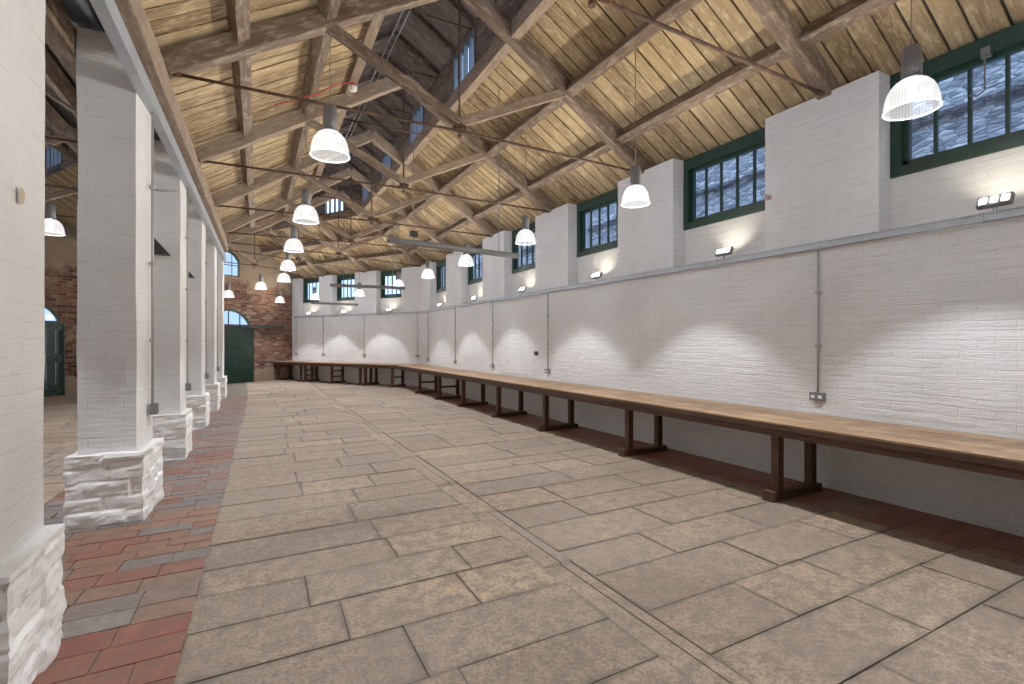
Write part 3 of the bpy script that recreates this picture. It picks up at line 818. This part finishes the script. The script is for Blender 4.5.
LIGHTS=[]
def lamp_data(kind,name,energy,color,**k):
    d=bpy.data.lights.new(name,kind); d.energy=energy; d.color=color
    for a,b in k.items(): setattr(d,a,b)
    return d
FLOOD_E=140; 
flood_d=lamp_data('SPOT','floodlight_beam',FLOOD_E,(1,.89,.70),spot_size=math.radians(128),spot_blend=.9,shadow_soft_size=.03)
sill_d=lamp_data('SPOT','floodlight_spill',3.,(1,.90,.70),spot_size=math.radians(110),spot_blend=.6,shadow_soft_size=.04)
def flood(seg,y,label):
    c=W(5.33,y,2.635,seg); r=empty('floodlight',c,label,'floodlight','floodlights on the trunking')
    along=(W(5.3,y+1,0,seg)-W(5.3,y,0,seg)).normalized(); inn=Vector((along.y*-1,along.x,0)) # towards the hall
    inn=(W(4.3,y,0,seg)-W(5.3,y,0,seg)).normalized()
    dirv=(inn*.86+Vector((0,0,.50))).normalized()
    mb=MB(); a=c-along*.11; b=c+along*.11
    mb.beam(a,b,.10,.045,up=dirv); mb.build('housing',M['alu'],parent=r,bevel=.006)
    for k in (-1,0,1):
        mb=MB(); q=c+along*(.068*k)+dirv*.024; mb.beam(q-along*.022,q+along*.022,.055,.006,up=dirv)
        mb.build('led_cell',M['led'],parent=r)
    mb=MB(); mb.tube([c-inn*.0-Vector((0,0,.03)),c-Vector((0,0,.12))],.012,6); mb.beam(c-along*.05-Vector((0,0,.115)),c+along*.05-Vector((0,0,.115)),.06,.01); mb.build('bracket',M['alu'],parent=r)
    l=bpy.data.objects.new('flood_beam',flood_d); col.objects.link(l); l.parent=r; l.location=dirv*.05
    l.rotation_euler=(-dirv).to_track_quat('Z','Y').to_euler()
    bk=(-inn*.75+Vector((0,0,.66))).normalized()
    l=bpy.data.objects.new('flood_spill',sill_d); col.objects.link(l); l.parent=r; l.location=Vector((0,0,.05))+inn*.04
    l.rotation_euler=(-bk).to_track_quat('Z','Y').to_euler()
fl_lab=['black floodlight on the trunking behind the camera','three-cell floodlight glowing under the nearest window','small bright floodlight under the second window from the right','floodlight under the third window from the right','floodlight under the fourth window from the right','floodlight under the fifth window from the right','floodlight under the last window before the bend']
for i,(c,h) in enumerate(w1): flood(1,c-.12,fl_lab[i])
for i,(c,h) in enumerate(w2): flood(2,c,['floodlight under the first window beyond the bend','floodlight under the second window beyond the bend','floodlight under the farthest window beside the brick wall'][i])

# ------------------------------------------------------------ long table
def table(seg,y0,y1,trs,label,cat='table'):
    xf,xb=4.36,5.27
    r=empty('trestle_table',W(4.8,(y0+y1)/2,0,seg),label,cat,'long wall tables')
    mb=MB(); n=4
    for i in range(n):
        a=xf+(xb-xf)*i/n+.002; b=xf+(xb-xf)*(i+1)/n-.002; vo=random.random()*9
        m=MB(); m.box(a,b,y0,y1,.70,.75+random.uniform(-.002,.002),seg)
        # uv along y
        for f,q in zip(m.f,range(len(m.f))):
            pts=[m.v[k] for k in f]
            uvs=[((p-W(xf,y0,0,seg)).length, vo+ (abs(p.x)*.35 if 0 else ((p-W(a,y0,0,seg)).cross((W(a,y1,0,seg)-W(a,y0,0,seg)).normalized())).length+p.z)) for p in pts]
            mb.poly(pts,uvs,random.random())
    mb.build('tabletop',M['top'],parent=r,clip=clipseg(seg),merge=False)
    mb=MB(); mb.box(xf-.006,xf+.028,y0,y1,.69,.735,seg,sub=None); mb.box(xf+.03,xf+.07,y0,y1,.62,.70,seg); mb.box(xb-.07,xb-.03,y0,y1,.62,.70,seg)
    mb.build('apron',M['darkbeam'],parent=r,clip=clipseg(seg))
    def tr(y,low):
        t=MB(); z=0
        t.box(4.40,5.15,y-.045,y+.045,0.,.075,seg); t.box(4.36,4.46,y-.06,y+.06,.0,.10,seg)
        t.build('trestle_foot',M['darkbeam'],parent=r,bevel=.008)
        for x in (4.46,4.98):
            t=MB(); t.box(x,x+.085,y-.04,y+.04,.075,.64,seg); t.build('leg',M['darkbeam'],parent=r,bevel=.006)
        t=MB(); t.box(4.42,5.12,y-.04,y+.04,.63,.70,seg); t.build('trestle_head',M['darkbeam'],parent=r,bevel=.006)
        t=MB(); t.box(4.395,4.43,y-.05,y+.05,.645,.695,seg); t.build('end_block',M['top'],parent=r)
        if low:
            t=MB(); 
            for z in ((.30,) if low==1 else (.22,.42)): t.box(4.54,4.98,y-.02,y+.02,z,z+.05,seg)
            t.build('stretcher',M['darkbeam'],parent=r)
    for (y,low) in trs: tr(y,low)
    return r
table(1,-2.,17,[(.95,0),(3.0,0),(5.09,0),(7.17,0),(8.95,0),(10.8,0),(12.4,1),(14.1,1)],'very long brown topped trestle table standing along the white right wall')
table(2,16,S_END-.06,[(16.95,1),(18.2,0),(18.45,0),(19.9,2),(21.35,2),(21.6,0),(22.95,0)],'far trestle table beyond the bend, ending against the red brick wall')

# ------------------------------------------------------------ pendants
spot_d=lamp_data('SPOT','pendant_downlight',74,(.98,.98,1),spot_size=math.radians(87),spot_blend=.28,shadow_soft_size=.03)
glow_d=lamp_data('POINT','pendant_glow',150,(.90,.945,1),shadow_soft_size=.034)
def roofz(p):
    # local x for a world point
    d=(Vector((p.x,p.y,0))-Vector((CX,CY,0))).dot(BN)
    if d<0:
        k=.033*(max(-4,min(15,p.y))-5.73); x=p.x
    else:
        c,s=math.cos(-R31),math.sin(-R31); dx,dy=p.x-CX,p.y-CY; x=CX+c*dx-s*dy; k=.3
    if x<XM: x-=k
    else:
        x=(x-k*5.3/5.9)/(1-k/5.9) if x>-.6 else x-k
    xr=x if x>XM else 2*XM-x
    if LX0<xr<LX1: return 5.45
    return Zb(xr)
proto=None
def pendant(x,y,zb,label,group,cable_top=None):
    """zb: bottom rim of the glass"""
    global proto
    base=Vector((x,y,zb)); r=empty('pendant_lamp',base,label,'pendant lamp',group)
    if proto is None:
        pr=[(.162,0),(.160,.024),(.155,.07),(.143,.12),(.124,.158),(.098,.188),(.068,.208),(.052,.213)]
        inner=[(a-.005,b) for a,b in pr[::-1]]
        S=MB(); S.lathe(pr,base,40); o1=S.build('glass_shade',M['shade'],parent=r)
        Rm=MB(); Rm.tube([base+Vector((.162*math.cos(2*PI*k/40),.162*math.sin(2*PI*k/40),0)) for k in range(41)],.0045,6); o2=Rm.build('rim',M['rimglow'],parent=r)
        H=MB(); H.lathe([(0,.445),(.03,.445),(.052,.435),(.058,.42),(.059,.245),(.052,.232),(.052,.21),(0,.21)],base,28); o3=H.build('lamp_housing',M['alu'],parent=r)
        C=MB(); C.lathe([(.055,.232),(.063,.228),(.063,.206),(.055,.202)],base,28); o3b=C.build('collar',M['alu'],parent=o3,loc=base)
        B=MB(); B.lathe([(0,.07),(.024,.082),(.032,.11),(.026,.15),(.018,.21)],base,16); o4=B.build('bulb',M['bulb'],parent=r)
        proto=(o1,o2,o3,o3b,o4)
    else:
        o3=None
        for q in (0,1,2,4):
            c=proto[q].copy(); col.objects.link(c); c.parent=r
            if q==2: o3=c
        c=proto[3].copy(); col.objects.link(c); c.parent=o3
    top=roofz(base)-zb
    K=MB(); K.tube([base+Vector((0,0,.44)),base+Vector((0,0,top))],.0045,6); K.build('cable',M['dkconduit'],parent=r)
    l=bpy.data.objects.new('downlight',spot_d); col.objects.link(l); l.parent=r; l.location=(0,0,-.012)
    l=bpy.data.objects.new('glow',glow_d); col.objects.link(l); l.parent=r; l.location=(0,0,.11)
M['rimglow']=m_emit('bright_rim',(1,1,1),.8)
F=Vector((math.sin(math.radians(28.3)),math.cos(math.radians(28.3)),0)); Rt=Vector((F.y,-F.x,0))
def at(u,v,h):                            # a spot seen at a pixel, h metres above eye level
    d=500*h/(342-v); p=(F+Rt*((u-512)/500))*d; return p.x,p.y,1.5+h
HL=1.62
gr='pendants in the row near the right wall'; gl_='pendants in the row near the pillars'; gf='pendants beyond the bend'
for (u,v,h,lab,g) in [
 (911.5,110,HL,'largest pendant lamp, hanging before the nearest right window',gr),
 (635.5,204,HL,'clear bell pendant second in the right hand row, left of the second window',gr),
 (525.5,243,HL,'third pendant lamp of the right hand row, before the third window',gr),
 (466,265,HL,'fourth pendant of the right hand row, behind the near hanging bar',gr),
 (428,277.5,HL,'fifth pendant of the right hand row, before a white pier',gr),
 (398.5,287.3,1.58,'sixth pendant of the right hand row, near the bend',gr),
 (330,156,HL,'largest pendant lamp of the row beside the pillars',gl_),
 (306,221.5,HL,'second pendant lamp of the row beside the pillars',gl_),
 (293.8,251,HL,'third pendant lamp of the row beside the pillars',gl_),
 (288,269.7,HL,'fourth pendant lamp of the row beside the pillars',gl_),
 (283.8,281.5,1.6,'fifth pendant lamp of the row beside the pillars',gl_),
 (359.5,295.7,1.56,'pendant in front of the middle window beyond the bend',gf),
 (315,299.5,1.53,'pendant before the farthest window beyond the bend',gf),
 (279.8,302.3,1.48,'small pendant low in front of the brick end wall, right of the gate',gf),
 (261,289,1.6,'pendant in front of the brick end wall, above the sliding rail',gf),
 (228.5,297,1.45,'pendant partly hidden by the farthest pillar',gf)]:
    x,y,z=at(u,v,h); pendant(x,y,z,lab,g)
for (x,y,lab) in [(-2.62,4.7,None),(-2.60,7.3,None),(-2.53,9.85,'pendant lamp in the side aisle, seen between the two nearest pillars'),(-2.5,13.2,None)]:
    if lab is None: lab='unseen pendant lamp added for light in the side aisle behind the white pillars'  # unseen lamps added along the row to light the aisle
    pendant(x,y,3.12,lab,'pendants in the side aisle')
for (x,y) in ((1.0,1.4),(.5,-1.0),(4.1,-.9)):
    pendant(x,y,3.12,'pendant lamp hanging out of view behind the camera','pendants behind the camera')

# ------------------------------------------------------------ hanging bars
def hbar(uL,vL,uR,vR,h,lab):
    a=Vector(at(uL,vL,h)); b=Vector(at(uR,vR,h))
    r=empty('hanging_bar',(a+b)/2,lab,'hanging bar','dark bars hung across the hall')
    mb=MB(); mb.beam(a,b,.12,.05); mb.beam(a+Vector((0,0,.03)),b+Vector((0,0,.03)),.05,.03); mb.build('bar',M['dkconduit'],parent=r,bevel=.005)
    for f in (.17,.83):
        p=a.lerp(b,f); q=Vector((p.x,p.y,roofz(p) if f>.5 else roofz(p)))
        mb=MB(); mb.tube([p,q],.006,6); mb.build('hanger',M['dkconduit'],parent=r)
    return a,b
a,b=hbar(388,240.5,518,256.5,1.35,'nearest and longest dark bar hung across the hall on thin rods')
c=a.lerp(b,.17); mb=MB(); mb.beam(c+Vector((-.05,0,.13)),c+Vector((.05,0,.13)),.09,.08); tag(mb.build('junction_box',M['black'],loc=c+Vector((0,0,.13))),'small black box on the hanger of the nearest bar','junction box')
hbar(330,285.5,405,288.5,1.3,'second dark bar hung across the hall, before the far windows')
hbar(311,303.2,358,305,1.22,'farthest dark bar hung across the hall, low before the far wall')

# smoke detector with red cable on the left lantern beam
p=Vector(at(353,88,3.66)); 
r=empty('smoke_detector',p,'small white detector with red cable under the left lantern beam','smoke detector')
mb=MB(); mb.lathe([(0,-.05),(.04,-.045),(.055,-.02),(.055,.0),(.06,.02),(0,.02)],p,20); mb.build('detector_body',M['whiteplastic'],parent=r)
mb=MB(); q=p+Vector((-.05,-.05,.05)); mb.tube([p+Vector((0,0,.02)),q,p+Vector((-.28,.12,.02)),p+Vector((-.42,.0,-.17)),p+Vector((-1.0,.35,-.32))],.009,6); mb.build('red_cable',M['redcable'],parent=r)
mb=MB(); mb.lathe([(0,.02),(.05,.02),(.05,.06),(0,.06)],p,16); mb.build('detector_base',M['redcable'],parent=r)

# ------------------------------------------------------------ camera, world
cam=bpy.data.cameras.new('camera'); cam.lens=500/1024*36; cam.sensor_width=36; cam.clip_start=.05
co=bpy.data.objects.new('camera',cam); col.objects.link(co); co.location=(0,0,1.5); co.rotation_euler=(PI/2,0,-math.radians(28.3))
sc=bpy.context.scene; sc.camera=co
w=bpy.data.worlds.new('dusk_sky'); sc.world=w; w.use_nodes=True
bg=w.node_tree.nodes['Background']; bg.inputs[0].default_value=(.50,.68,1,1); bg.inputs[1].default_value=1.7
sc.view_settings.view_transform='Standard'; sc.view_settings.look='None'
sc.view_settings.exposure=1.0; sc.view_settings.gamma=1.28
